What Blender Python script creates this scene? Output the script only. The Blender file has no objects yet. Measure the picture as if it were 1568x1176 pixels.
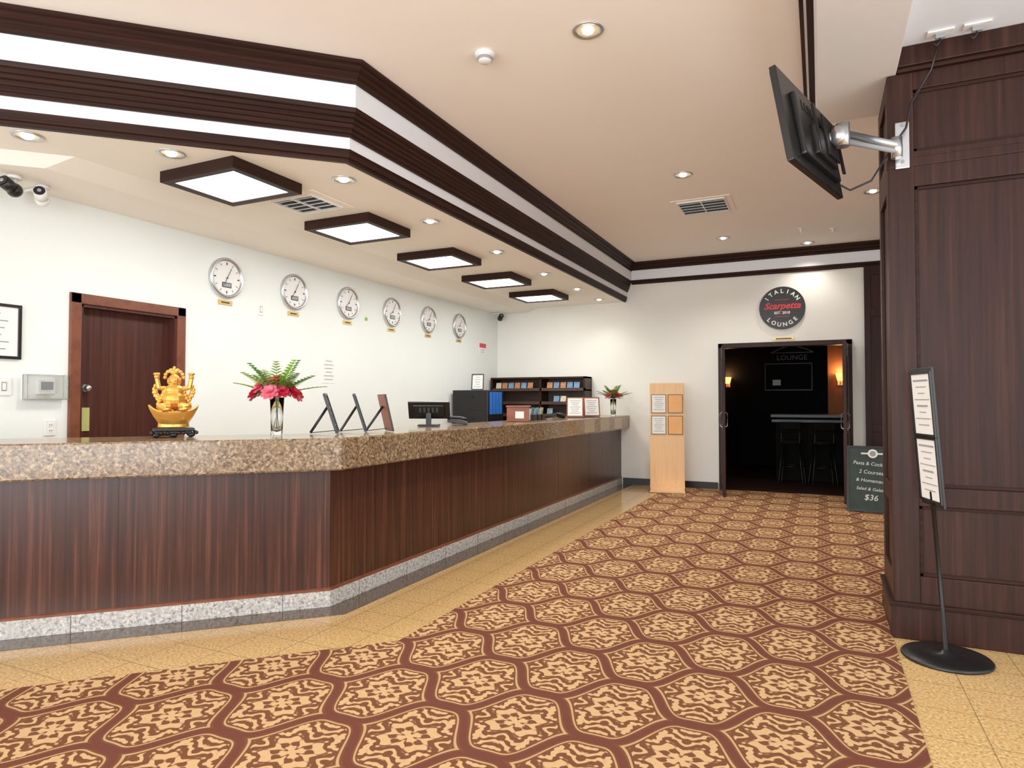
import bpy, bmesh, math, random
from mathutils import Vector, Matrix, Euler
random.seed(4)
scene = bpy.context.scene
R = math.radians
COL = scene.collection

# ------------------------------------------------------------------ materials
def new_mat(name):
    m = bpy.data.materials.new(name); m.use_nodes = True
    nt = m.node_tree
    return m, nt, nt.nodes['Principled BSDF']

def srgb(c):
    f = lambda v: (v/255/12.92) if v/255 <= .04045 else ((v/255+.055)/1.055)**2.4
    return (f(c[0]), f(c[1]), f(c[2]), 1)

def M(nt, op, a, b=None, c=None):
    n = nt.nodes.new('ShaderNodeMath'); n.operation = op
    for i, v in enumerate((a, b, c)):
        if v is None: continue
        if isinstance(v, (int, float)): n.inputs[i].default_value = v
        else: nt.links.new(v, n.inputs[i])
    return n.outputs[0]

def mixc(nt, fac, a, b):
    n = nt.nodes.new('ShaderNodeMix'); n.data_type = 'RGBA'
    for k, v in ((0, fac), (6, a), (7, b)):
        if isinstance(v, (int, float, tuple)): n.inputs[k].default_value = v
        else: nt.links.new(v, n.inputs[k])
    return n.outputs[2]

def pos(nt, scale=(1, 1, 1), rotz=0):
    g = nt.nodes.new('ShaderNodeNewGeometry')
    mp = nt.nodes.new('ShaderNodeMapping'); mp.inputs['Scale'].default_value = scale
    mp.inputs['Rotation'].default_value = (0, 0, rotz)
    nt.links.new(g.outputs['Position'], mp.inputs['Vector'])
    return mp.outputs[0]

def noise(nt, vec, scale=5, detail=4, rough=.6):
    n = nt.nodes.new('ShaderNodeTexNoise'); n.inputs['Scale'].default_value = scale
    n.inputs['Detail'].default_value = detail; n.inputs['Roughness'].default_value = rough
    nt.links.new(vec, n.inputs['Vector']); return n.outputs['Fac']

def ramp(nt, fac, stops):
    n = nt.nodes.new('ShaderNodeValToRGB'); cr = n.color_ramp
    while len(cr.elements) < len(stops): cr.elements.new(.5)
    for e, (p, c) in zip(cr.elements, stops): e.position = p; e.color = c
    nt.links.new(fac, n.inputs[0]); return n.outputs[0]

def bump(nt, b, h, strength=.1, dist=.01):
    n = nt.nodes.new('ShaderNodeBump'); n.inputs['Strength'].default_value = strength
    n.inputs['Distance'].default_value = dist
    nt.links.new(h, n.inputs['Height']); nt.links.new(n.outputs[0], b.inputs['Normal'])

def plain(name, c, rough=.5, metal=0, emit=0, var=.06, nscale=6, spec=.5, coat=0):
    m, nt, b = new_mat(name)
    col = srgb(c)
    f = noise(nt, pos(nt), nscale, 3)
    lo = tuple(v*(1-var) for v in col[:3])+(1,); hi = tuple(min(1, v*(1+var)) for v in col[:3])+(1,)
    out = ramp(nt, f, [(.3, lo), (.7, hi)])
    nt.links.new(out, b.inputs['Base Color'])
    b.inputs['Roughness'].default_value = rough; b.inputs['Metallic'].default_value = metal
    b.inputs['Specular IOR Level'].default_value = spec
    b.inputs['Coat Weight'].default_value = coat
    if emit:
        b.inputs['Emission Color'].default_value = col; b.inputs['Emission Strength'].default_value = emit
    return m

def wood(name, c1, c2, scale=(35, 35, 1.2), rough=.35, c3=None, spec=.5):
    m, nt, b = new_mat(name)
    v = pos(nt, scale)
    f = noise(nt, v, 1.0, 6, .65)
    out = ramp(nt, f, [(.33, srgb(c1)), (.55, srgb(c2)), (.75, srgb(c3 or c2))])
    f2 = noise(nt, pos(nt, (1.2, 1.2, .2)), 1.0, 2)
    out = mixc(nt, M(nt, 'MULTIPLY', f2, .35), out, srgb(c1))
    nt.links.new(out, b.inputs['Base Color'])
    b.inputs['Roughness'].default_value = rough; b.inputs['Specular IOR Level'].default_value = spec
    bump(nt, b, f, .08, .002)
    return m

def granite(name, c1, c2, c3, scale=60, rough=.18, seams=None, veins=False):
    m, nt, b = new_mat(name)
    v = pos(nt)
    f = noise(nt, v, scale, 5, .75)
    col = ramp(nt, f, [(.36, srgb(c1)), (.5, srgb(c2)), (.63, srgb(c3))])
    f2 = noise(nt, v, scale*.3, 3, .6)
    col = mixc(nt, M(nt, 'MULTIPLY', M(nt, 'GREATER_THAN', f2, .54), .5), col, srgb(c2))
    if veins:
        f3 = noise(nt, v, scale*.55, 4, .7)
        col = mixc(nt, M(nt, 'MULTIPLY', M(nt, 'LESS_THAN', f3, .42), .55), col, srgb(c1))
    if seams:
        sp = nt.nodes.new('ShaderNodeSeparateXYZ'); nt.links.new(pos(nt), sp.inputs[0])
        s = seams
        a = M(nt, 'LESS_THAN', M(nt, 'PINGPONG', sp.outputs[0], s/2), .0025)
        c = M(nt, 'LESS_THAN', M(nt, 'PINGPONG', M(nt, 'ADD', sp.outputs[1], .12), s/2), .0025)
        k = M(nt, 'MAXIMUM', a, c)
        col = mixc(nt, M(nt, 'MULTIPLY', k, .6), col, srgb((90, 65, 35)))
    nt.links.new(col, b.inputs['Base Color']); b.inputs['Roughness'].default_value = rough
    return m

def carpet_mat():
    m, nt, b = new_mat('carpet_pattern')
    sp = nt.nodes.new('ShaderNodeSeparateXYZ'); nt.links.new(pos(nt), sp.inputs[0])
    p, q = .60, .70
    # tips of the ogee run along X
    u = M(nt, 'ADD', sp.outputs[1], .10); v = M(nt, 'ADD', sp.outputs[0], .16)
    tri = M(nt, 'PINGPONG', u, p/2)
    ang = M(nt, 'MULTIPLY', v, 2*math.pi/q)
    wave = M(nt, 'MULTIPLY', M(nt, 'SUBTRACT', M(nt, 'COSINE', ang), M(nt, 'MULTIPLY', M(nt, 'COSINE', M(nt, 'MULTIPLY', ang, 3.0)), .14)), 1.07)
    w = M(nt, 'MULTIPLY', M(nt, 'ADD', wave, 1.0), p/4)
    F = M(nt, 'SUBTRACT', tri, w)
    dwave = M(nt, 'MULTIPLY', M(nt, 'SUBTRACT', M(nt, 'MULTIPLY', M(nt, 'SINE', M(nt, 'MULTIPLY', ang, 3.0)), .42), M(nt, 'SINE', ang)), 1.07)
    sl = M(nt, 'MULTIPLY', dwave, p*math.pi/(2*q))
    dist = M(nt, 'DIVIDE', M(nt, 'ABSOLUTE', F), M(nt, 'SQRT', M(nt, 'ADD', M(nt, 'MULTIPLY', sl, sl), 1.0)))
    out0 = M(nt, 'GREATER_THAN', F, 0.0)
    ay0 = M(nt, 'PINGPONG', v, q/2)
    def sel(a, bb):
        return M(nt, 'ADD', M(nt, 'MULTIPLY', a, M(nt, 'SUBTRACT', 1.0, out0)), M(nt, 'MULTIPLY', bb, out0))
    ax = sel(tri, M(nt, 'SUBTRACT', p/2, tri)); ay = sel(ay0, M(nt, 'SUBTRACT', q/2, ay0))
    ayn = M(nt, 'MULTIPLY', ay, .86)
    r = M(nt, 'SQRT', M(nt, 'ADD', M(nt, 'MULTIPLY', ax, ax), M(nt, 'MULTIPLY', ayn, ayn)))
    th = M(nt, 'ARCTAN2', ayn, ax)
    c8 = M(nt, 'COSINE', M(nt, 'MULTIPLY', th, 8.0)); c4 = M(nt, 'COSINE', M(nt, 'MULTIPLY', th, 4.0))
    def band(x, lo, hi):
        return M(nt, 'MULTIPLY', M(nt, 'GREATER_THAN', x, lo), M(nt, 'LESS_THAN', x, hi))
    # curls bent around each other
    sx = M(nt, 'SINE', M(nt, 'ADD', M(nt, 'MULTIPLY', ax, 2*math.pi/.068), M(nt, 'MULTIPLY', M(nt, 'COSINE', M(nt, 'MULTIPLY', ayn, 2*math.pi/.088)), 1.8)))
    sy = M(nt, 'SINE', M(nt, 'ADD', M(nt, 'MULTIPLY', ayn, 2*math.pi/.068), M(nt, 'MULTIPLY', M(nt, 'COSINE', M(nt, 'MULTIPLY', ax, 2*math.pi/.088)), 1.8)))
    Q = M(nt, 'MULTIPLY', r, M(nt, 'ADD', M(nt, 'MULTIPLY', c8, .20), 1.0))
    s1 = M(nt, 'SINE', M(nt, 'ADD', M(nt, 'MULTIPLY', Q, 2*math.pi/.068), M(nt, 'MULTIPLY', c4, 1.3)))
    tot = M(nt, 'ADD', M(nt, 'MULTIPLY', M(nt, 'MULTIPLY', sx, sy), .85), M(nt, 'MULTIPLY', s1, .75))
    mrn = nt.nodes.new('ShaderNodeMapRange'); mrn.inputs[1].default_value = -.14; mrn.inputs[2].default_value = .16
    nt.links.new(tot, mrn.inputs[0]); fl = mrn.outputs[0]
    fl = M(nt, 'MULTIPLY', fl, M(nt, 'GREATER_THAN', dist, .046))
    brd = M(nt, 'LESS_THAN', dist, .016)
    edge = band(dist, .026, .036)
    fine = noise(nt, pos(nt), 260, 2)
    base = mixc(nt, fine, srgb((92, 54, 34)), srgb((118, 76, 50)))
    gold = mixc(nt, fine, srgb((182, 142, 98)), srgb((210, 172, 126)))
    mar = mixc(nt, fine, srgb((88, 46, 36)), srgb((112, 64, 50)))
    c = mixc(nt, fl, base, gold); c = mixc(nt, M(nt, 'MULTIPLY', edge, .8), c, gold); c = mixc(nt, brd, c, mar)
    nt.links.new(c, b.inputs['Base Color']); b.inputs['Roughness'].default_value = .95
    b.inputs['Specular IOR Level'].default_value = .1
    bump(nt, b, fine, .3, .003)
    return m

MAHOG = wood('mahogany_counter_wood', (38, 19, 14), (70, 36, 26), (42, 42, .8), .3, (116, 68, 51), .45)
DARKW = wood('dark_walnut_panel', (36, 18, 13), (54, 28, 20), (34, 34, .9), .42, (74, 42, 31), .2)
DOORW = wood('door_wood', (52, 24, 20), (74, 37, 29), (30, 30, .8), .4, (88, 48, 38), .35)
FRAMEW = wood('door_frame_wood', (96, 50, 33), (122, 68, 45), (10, 10, 10), .4)
TRIMW = wood('crown_trim_wood', (28, 14, 10), (48, 25, 18), (.8, .8, 60), .5, (64, 37, 27), .15)
SHELFW = wood('shelf_wood', (52, 34, 26), (70, 46, 34), (2, 20, 20), .5)
PEACHW = wood('light_maple_board', (232, 182, 128), (240, 196, 144), (20, 20, 1), .5)
BOXW = wood('box_wood', (120, 60, 34), (146, 78, 46), (3, 20, 20), .45)
GRAN = granite('brown_granite', (62, 45, 33), (132, 108, 80), (186, 162, 130), 50, .14, veins=True)
PLINTH = granite('grey_granite', (110, 104, 100), (180, 176, 170), (218, 214, 208), 50, .2)
TILE = granite('golden_granite_tile', (154, 116, 68), (206, 167, 108), (228, 199, 148), 70, .12, .305)
DTILE = granite('dark_granite_tile', (46, 34, 26), (80, 60, 44), (104, 80, 60), 70, .12, .305)
CARPET = carpet_mat()
WALL = plain('wall_paint', (234, 239, 235), .75, var=.015, nscale=1.5)
WALLF = plain('wall_paint_lamp_tint', (241, 240, 233), .75, var=.015, nscale=1.5)  # wall paint with the warmth of the lamps put into the colour
CEIL = plain('ceiling_paint_bounce_tint', (253, 244, 235), .8, var=.012, nscale=1)  # peach tint put in for warm light bouncing off the carpet
CEILL = plain('ceiling_paint_cream', (246, 240, 230), .8, var=.012, nscale=1)
WHITEP = plain('white_band_paint', (238, 241, 248), .6, var=.01)  # white with the cool cast of daylight put into the colour
BEAMP = plain('beam_paint', (222, 215, 210), .8, var=.015)
BLACK = plain('black_plastic', (16, 16, 17), .35)
BLACKM = plain('black_metal', (22, 21, 21), .4, metal=.3)
BLACKD = plain('black_matte', (16, 15, 14), .85, spec=.15)
GREYP = plain('grey_plastic', (150, 152, 155), .4)
SILVER = plain('brushed_silver', (200, 202, 205), .28, metal=.9)
WHITE = plain('white_plastic', (235, 235, 232), .45, var=.01)
PAPER = plain('paper_sheet', (238, 238, 234), .7, var=.01)
INK = plain('printed_ink', (60, 60, 64), .8)
INKG = plain('printed_grey', (150, 150, 152), .8)
GOLD = plain('polished_gold', (236, 174, 80), .30, metal=.75, var=.12)
GOLDP = plain('brass_plaque', (214, 182, 110), .35, metal=.5)
TAG = plain('notice_plate', (176, 160, 132), .3)
LIGHTP = plain('diffuser_light', (255, 253, 248), .5, emit=4.5, var=0)
BULB = plain('bulb_glow', (255, 244, 220), .5, emit=5, var=0)
REFL = plain('downlight_reflector', (236, 218, 186), .3, metal=.4, emit=.25)
SCONCE = plain('sconce_shade', (255, 178, 88), .5, emit=3, var=0)
RED = plain('petal_red', (224, 40, 76), .5, var=.25, nscale=60)
PINK = plain('petal_pink', (246, 110, 134), .5, var=.2, nscale=60)
GREEN = plain('leaf_green', (84, 142, 54), .5, var=.3, nscale=40)
LGREEN = plain('leaf_light_green', (150, 186, 78), .5, var=.2, nscale=40)
TAGY = plain('door_tag', (186, 186, 110), .6)
BLUE = plain('blue_binder', (36, 104, 196), .4)
SIGNRED = plain('sign_red', (224, 44, 58), .5)
CHALK = plain('chalk_board', (48, 62, 58), .85, var=.15, nscale=12)
CHALKW = plain('chalk_white', (220, 224, 220), .9)
DARKR = plain('lounge_dim_paint', (20, 17, 16), .85, spec=.12)  # dark paint, made darker still to stand for the dim lounge
LFLOOR = plain('lounge_dim_carpet', (34, 20, 16), .95, var=.3, nscale=20, spec=.1)  # carpet colour lowered as well for the lack of light inside
WARMW = plain('lounge_amber_wall', (140, 80, 42), .8)
STEEL = plain('lounge_bar_steel', (58, 62, 65), .4, metal=.3)
ORANGE = plain('orange_sheet', (240, 176, 110), .6)
BROCH = [plain('brochure_blue', (104, 140, 176), .5, var=.3, nscale=30), plain('brochure_cream', (206, 198, 176), .5, var=.3, nscale=30),
         plain('brochure_orange', (178, 122, 80), .5, var=.3, nscale=30), plain('brochure_teal', (126, 162, 166), .5, var=.3, nscale=30)]
def glass_mat():
    m, nt, b = new_mat('clear_glass')
    f = noise(nt, pos(nt), 8, 2)
    nt.links.new(ramp(nt, f, [(0, (.93, .97, .95, 1)), (1, (1, 1, 1, 1))]), b.inputs['Base Color'])
    b.inputs['Transmission Weight'].default_value = 1; b.inputs['Roughness'].default_value = .03
    b.inputs['IOR'].default_value = 1.3
    return m
GLASS = glass_mat()

# ------------------------------------------------------------------ mesh builder
class B:
    def __init__(s, name):
        s.name = name; s.bm = bmesh.new(); s.mats = []
    def mi(s, m):
        if m not in s.mats: s.mats.append(m)
        return s.mats.index(m)
    def _add(s, tmp, m, mtx=None, smooth=False):
        if mtx is not None: tmp.transform(mtx)
        k = s.mi(m)
        vm = {}
        for v in tmp.verts: vm[v] = s.bm.verts.new(v.co)
        for f in tmp.faces:
            try:
                nf = s.bm.faces.new([vm[v] for v in f.verts]); nf.material_index = k; nf.smooth = smooth
            except ValueError: pass
        tmp.free()
    def box(s, c, size, m, rot=(0, 0, 0), bev=0, mtx=None):
        t = bmesh.new(); bmesh.ops.create_cube(t, size=1)
        bmesh.ops.scale(t, vec=size, verts=t.verts)
        if bev: bmesh.ops.bevel(t, geom=list(t.edges), offset=bev, segments=2, affect='EDGES', profile=.6)
        X = Matrix.Translation(c) @ Euler(rot).to_matrix().to_4x4()
        if mtx is not None: X = mtx @ X
        s._add(t, m, X)
    def b2(s, lo, hi, m, bev=0, mtx=None):
        s.box([(a+b)/2 for a, b in zip(lo, hi)], [abs(b-a) for a, b in zip(lo, hi)], m, bev=bev, mtx=mtx)
    def cyl(s, c, r1, r2, h, m, rot=(0, 0, 0), seg=32, mtx=None, smooth=True):
        t = bmesh.new(); bmesh.ops.create_cone(t, cap_ends=True, segments=seg, radius1=r1, radius2=r2, depth=h)
        X = Matrix.Translation(c) @ Euler(rot).to_matrix().to_4x4()
        if mtx is not None: X = mtx @ X
        t.transform(X)
        k = s.mi(m); vm = {v: s.bm.verts.new(v.co) for v in t.verts}
        for f in t.faces:
            nf = s.bm.faces.new([vm[v] for v in f.verts]); nf.material_index = k; nf.smooth = smooth and len(f.verts) == 4
        t.free()
    def sph(s, c, r, m, sc=(1, 1, 1), rot=(0, 0, 0), seg=16, mtx=None):
        t = bmesh.new(); bmesh.ops.create_uvsphere(t, u_segments=seg, v_segments=max(6, seg//2), radius=r)
        X = Matrix.Translation(c) @ Euler(rot).to_matrix().to_4x4() @ Matrix.Diagonal((*sc, 1))
        if mtx is not None: X = mtx @ X
        s._add(t, m, X, True)
    def lathe(s, prof, m, mtx=None, seg=32, smooth=True):
        t = bmesh.new(); rings = []
        for r, z in prof:
            rings.append([t.verts.new((r*math.cos(2*math.pi*i/seg), r*math.sin(2*math.pi*i/seg), z)) for i in range(seg)])
        for a, b in zip(rings[:-1], rings[1:]):
            for i in range(seg):
                j = (i+1) % seg
                t.faces.new((a[i], a[j], b[j], b[i]))
        s._add(t, m, mtx, smooth)
    def tube(s, pts, r, m, seg=8, mtx=None, r2=None):
        pts = [Vector(p) for p in pts]; t = bmesh.new(); rings = []
        n = len(pts)
        for i, p in enumerate(pts):
            d = (pts[min(i+1, n-1)]-pts[max(i-1, 0)]).normalized()
            a = d.cross(Vector((0, 0, 1)))
            if a.length < .05: a = d.cross(Vector((1, 0, 0)))
            a.normalize(); b = d.cross(a)
            rr = r if r2 is None else r+(r2-r)*i/(n-1)
            rings.append([t.verts.new(p+a*rr*math.cos(2*math.pi*k/seg)+b*rr*math.sin(2*math.pi*k/seg)) for k in range(seg)])
        for a, b in zip(rings[:-1], rings[1:]):
            for i in range(seg):
                j = (i+1) % seg; t.faces.new((a[i], a[j], b[j], b[i]))
        t.faces.new(rings[0]); t.faces.new(rings[-1][::-1])
        s._add(t, m, mtx, True)
    def poly(s, pts, m, mtx=None, smooth=False):
        t = bmesh.new(); t.faces.new([t.verts.new(p) for p in pts]); s._add(t, m, mtx, smooth)
    def prism(s, pts, z0, z1, m, mtx=None):
        t = bmesh.new()
        a = [t.verts.new((x, y, z0)) for x, y in pts]; b = [t.verts.new((x, y, z1)) for x, y in pts]
        t.faces.new(a[::-1]); t.faces.new(b)
        for i in range(len(pts)):
            j = (i+1) % len(pts); t.faces.new((a[i], a[j], b[j], b[i]))
        s._add(t, m, mtx)
    def sweep(s, path, prof, m, closed=True):
        """prof = list of (offset,z); path polyline in XY; offset to the right of travel."""
        P = [Vector(p) for p in path]; n = len(P); offs = []
        for i in range(n):
            ns = []
            if i > 0: d = (P[i]-P[i-1]).normalized(); ns.append(Vector((d.y, -d.x)))
            if i < n-1: d = (P[i+1]-P[i]).normalized(); ns.append(Vector((d.y, -d.x)))
            if len(ns) == 2:
                bsc = (ns[0]+ns[1]).normalized(); offs.append(bsc/bsc.dot(ns[0]))
            else: offs.append(ns[0])
        t = bmesh.new()
        R_ = [[t.verts.new((P[i].x+offs[i].x*o, P[i].y+offs[i].y*o, z)) for o, z in prof] for i in range(n)]
        L = len(prof)
        for i in range(n-1):
            for k in range(L if closed else L-1):
                j = (k+1) % L
                t.faces.new((R_[i][k], R_[i][j], R_[i+1][j], R_[i+1][k]))
        if closed: t.faces.new(R_[0]); t.faces.new(R_[-1][::-1])
        bmesh.ops.recalc_face_normals(t, faces=t.faces)
        s._add(t, m)
    def text(s, txt, size, m, mtx, shear=0, extrude=.001, align='CENTER', bold=0):
        cu = bpy.data.curves.new('tmp', 'FONT'); cu.body = txt; cu.size = size; cu.shear = shear
        cu.extrude = extrude; cu.align_x = align; cu.align_y = 'CENTER'; cu.offset = bold; cu.resolution_u = 4
        ob = bpy.data.objects.new('tmp', cu); COL.objects.link(ob)
        dg = bpy.context.evaluated_depsgraph_get()
        me = bpy.data.meshes.new_from_object(ob.evaluated_get(dg))
        t = bmesh.new(); t.from_mesh(me); s._add(t, m, mtx)
        bpy.data.objects.remove(ob); bpy.data.curves.remove(cu); bpy.data.meshes.remove(me)
    def done(s, loc=None, parent=None):
        me = bpy.data.meshes.new(s.name)
        vs = [v.co for v in s.bm.verts]
        lo = Vector([min(v[i] for v in vs) for i in range(3)]); hi = Vector([max(v[i] for v in vs) for i in range(3)])
        o = Vector(((lo.x+hi.x)/2, (lo.y+hi.y)/2, lo.z))
        bmesh.ops.translate(s.bm, vec=-o, verts=s.bm.verts)
        s.bm.to_mesh(me); s.bm.free()
        for m in s.mats: me.materials.append(m)
        ob = bpy.data.objects.new(s.name, me); COL.objects.link(ob); ob.location = o
        return ob

def T(x, y, z): return Matrix.Translation((x, y, z))
def RZ(a): return Matrix.Rotation(a, 4, 'Z')
def RX(a): return Matrix.Rotation(a, 4, 'X')
def RY(a): return Matrix.Rotation(a, 4, 'Y')
# local frames: object drawn in XZ-plane facing -Y.  On the left wall (facing +X): rotate +90 about Z
def on_left(y, z, x=-5.35): return T(x, y, z) @ RZ(R(90))

XL, YF = -5.35, 10.7
ZC, ZL = 3.69, 3.05

# ------------------------------------------------------------------ shell
b = B('floor'); b.b2((-5.5, -4, -.1), (3.3, 10.7, 0), TILE); b.done()
b = B('carpet_floor')
b.prism([(-2.23, 3.18), (-2.23, YF), (3.2, YF), (3.2, 5.18), (.37, 5.18), (.37, -4), (-5.35, -4), (-5.35, .06)][::-1], 0, .006, CARPET); b.done()
b = B('floor_tile_border')
b.sweep([(-4.85, 1.69), (-3.03, 3.51), (-3.03, 10.69)], [(0, 0), (.2, 0), (.2, .003), (0, .003)], DTILE); b.done()

b = B('wall_left')
for lo, hi in (((-5.5, -4, 0), (XL, 3.23, 3.69)), ((-5.5, 4.10, 0), (XL, YF+.15, 3.69)), ((-5.5, 3.23, 2.18), (XL, 4.10, 3.69))):
    b.b2(lo, hi, WALL)
b.done()
b = B('wall_far')
b.b2((XL, YF, 0), (-1.38, YF+.15, 3.69), WALLF); b.b2((.35, YF, 0), (3.2, YF+.15, 3.69), WALLF)
b.b2((-1.38, YF, 2.22), (.35, YF+.15, 3.69), WALLF); b.done()
b = B('wall_right'); b.b2((3.2, 5.16, 0), (3.35, YF+.15, 3.69), WALLF); b.done()
b = B('ceiling'); b.b2((-5.5, -4, ZC), (3.35, YF+.15, ZC+.1), CEIL); b.done()
TP0 = (-5.349, 1.30)
b = B('ceiling_soffit')
b.prism([TP0, (-2.95, 3.57), (-2.95, YF), (-5.349, YF)][::-1], ZL, ZC-.005, CEILL)
b.prism([(-4.75, 2.62), (-4.75, YF-.001), (-5.348, YF-.001), (-5.348, 2.02)], 2.975, ZL+.01, CEILL)
b.poly([(-4.55, 2.70, ZL), (-4.75, 2.62, 2.975), (-4.75, YF, 2.975), (-4.55, YF, ZL)], CEILL)
b.poly([(-4.55, 2.70, ZL), (-5.348, 1.90, ZL), (-5.348, 2.02, 2.975), (-4.75, 2.62, 2.975)], CEILL)
b.done()
b = B('ceiling_beam'); b.b2((0, -4, 3.36), (.43, 5.1, ZC-.003), BEAMP, bev=.004); b.done()
b = B('ceiling_right'); b.b2((.43, -4, 3.50), (3.35, 5.1, ZC-.003), WHITEP); b.done()

# crown trims
path = [TP0, (-2.95, 3.57), (-2.95, YF-.001)]
b = B('trim_crown')
b.sweep(path, [(-.02, 3.045), (.012, 3.045), (.012, 3.07), (.025, 3.075), (.025, 3.11), (.035, 3.13), (-.02, 3.13)], TRIMW)
b.sweep(path, [(-.02, 3.13), (.03, 3.13), (.03, 3.21), (-.02, 3.21)], WHITEP)
pr = [(-.02, 3.21), (.045, 3.21)]
for i in range(5): pr += [(.045+.012*i, 3.21+.032*(i+.6)), (.057+.012*i, 3.21+.032*(i+.75))]
pr += [(.115, 3.39), (-.02, 3.39)]
b.sweep(path, pr, TRIMW)
b.sweep(path, [(-.02, 3.39), (.105, 3.39), (.105, 3.55), (-.02, 3.55)], WHITEP)
b.sweep(path, [(-.02, 3.55), (.12, 3.55), (.12, 3.58), (.14, 3.60), (.14, 3.62), (.165, 3.64), (.165, 3.66), (.19, 3.67), (.19, ZC-.001), (-.02, ZC-.001)], TRIMW)
b.done()
b = B('trim_far')
pf = [(-2.84, YF), (3.2, YF)]
b.sweep(pf, [(0, 3.33), (.02, 3.33), (.03, 3.36), (.045, 3.375), (.045, 3.40), (0, 3.40)], TRIMW)
b.sweep(pf, [(0, 3.40), (.035, 3.40), (.035, 3.56), (0, 3.56)], WHITEP)
b.sweep(pf, [(0, 3.56), (.05, 3.56), (.05, 3.59), (.07, 3.61), (.07, 3.63), (.1, 3.66), (.1, ZC-.001), (0, ZC-.001)], TRIMW)
b.done()
b = B('trim_beam')
b.b2((-.09, -4, 3.655), (0, 5.32, ZC-.001), TRIMW); b.b2((-.065, -4, 3.62), (0, 5.32, 3.655), WHITEP)
b.b2((-.05, -4, 3.56), (0, 5.32, 3.62), TRIMW); b.b2((-.012, -4, 3.45), (0, 5.1, 3.56), WHITEP)
b.b2((0, 5.1, 3.56), (.05, 5.32, ZC-.001), TRIMW)
b.done()
b = B('baseboard_far')
b.b2((-3.0, YF-.02, 0), (-1.47, YF, .11), BLACK); b.b2((.44, YF-.02, 0), (.56, YF, .11), BLACK); b.done()
b = B('baseboard_left'); b.b2((XL, 4.2, 0), (XL+.02, YF, .11), BLACK); b.done()
b = B('wall_panel_far')
b.b2((.58, YF-.05, 0), (3.2, YF, 3.33), DARKW)
for x0, x1 in ((.58, .66), (1.3, 1.42), (2.3, 2.42)): b.b2((x0, YF-.075, .0), (x1, YF-.05, 3.33), DARKW, bev=.004)
for z0, z1 in ((0, .2), (.95, 1.05), (2.6, 2.72), (3.2, 3.33)): b.b2((.66, YF-.073, z0), (3.2, YF-.05, z1), DARKW, bev=.004)
b.done()

# ------------------------------------------------------------------ reception counter
b = B('reception_counter')
cp = [(-4.85, 1.69), (-3.03, 3.51), (-3.03, 10.69)]
b.sweep(cp, [(-.42, .11), (0, .11), (0, .935), (-.42, .935)], MAHOG)
b.sweep(cp, [(0, .11), (.012, .11), (.012, .125), (0, .13)], FRAMEW)
b.sweep(cp, [(-.42, .004), (.012, .004), (.012, .11), (-.42, .11)], PLINTH)
b.sweep(cp, [(-.50, .935), (.135, .935), (.145, .945), (.145, 1.14), (.135, 1.15), (-.50, 1.15)], GRAN)
def along(t):
    if t < 0: return (-3.03+t*.7071, 3.51+t*.7071, R(-45))
    return (-3.03, 3.51+t, 0)
for i in range(-4, 12):
    t = i*.6+.3; x, y, a = along(t)
    mt = T(x, y, 0) @ RZ(a)
    b.b2((.012, -.0015, .006), (.0135, .0015, .108), INK, mtx=mt)
for t in (-1.26, -.04, .62, 1.84, 3.06, 4.28, 5.5, 6.7):
    x, y, a = along(t); mt = T(x, y, 0) @ RZ(a)
    b.b2((0, -.0012, .13), (.001, .0012, .934), DARKW, mtx=mt)
for y in (8.4, 9.1, 9.8): b.b2((-2.885, y, .96), (-2.8825, y+.42, 1.13), TAG)
b.done()
b = B('back_desk')
b.b2((-4.05, 4.4, .72), (-3.46, 8.8, .75), MAHOG, bev=.003)
for y in (4.42, 5.9, 7.3, 8.7): b.b2((-4.02, y, .01), (-3.5, y+.03, .72), MAHOG)
b.done()

# ------------------------------------------------------------------ paneled column right
b = B('wood_paneled_column')
b.b2((.40, 4.52, 0), (1.9, 5.14, 3.5), DARKW)
for x0, x1 in ((.38, .515), (1.75, 1.9)): b.b2((x0, 4.495, .2), (x1, 4.53, 3.355), DARKW, bev=.004)
for z0, z1 in ((.2, .37), (.78, .89), (2.67, 2.80), (2.84, 2.88), (3.25, 3.355)):
    b.b2((.515, 4.497, z0), (1.75, 4.53, z1), DARKW, bev=.004)
b.b2((.375, 4.49, 2.79), (1.9, 4.53, 2.845), DARKW, bev=.006)
for z0, z1 in ((.37, .78), (.89, 2.67), (2.88, 3.25)):   # inner moulding
    for lo, hi in (((.515, 4.508, z0), (.535, 4.522, z1)), ((.515, 4.508, z0), (1.75, 4.522, z0+.02)), ((.515, 4.508, z1-.02), (1.75, 4.522, z1))):
        b.b2(lo, hi, TRIMW, bev=.003)
for y0, y1 in ((4.53, 4.62), (5.04, 5.14)): b.b2((.38, y0, .2), (.40, y1, 3.355), DARKW, bev=.003)
for z0, z1 in ((.2, .37), (.78, .89), (2.67, 2.88), (3.25, 3.355)): b.b2((.38, 4.62, z0), (.40, 5.04, z1), DARKW, bev=.003)
b.b2((.365, 4.475, .002), (1.9, 5.15, .20), DARKW, bev=.006)
b.b2((.355, 4.465, .19), (1.9, 5.15, .215), TRIMW, bev=.005)
b.b2((.435, 4.47, 3.355), (1.9, 5.09, 3.38), TRIMW, bev=.003)
b.b2((.435, 4.45, 3.38), (1.9, 5.09, 3.498), DARKW, bev=.006)
b.done()

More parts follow.
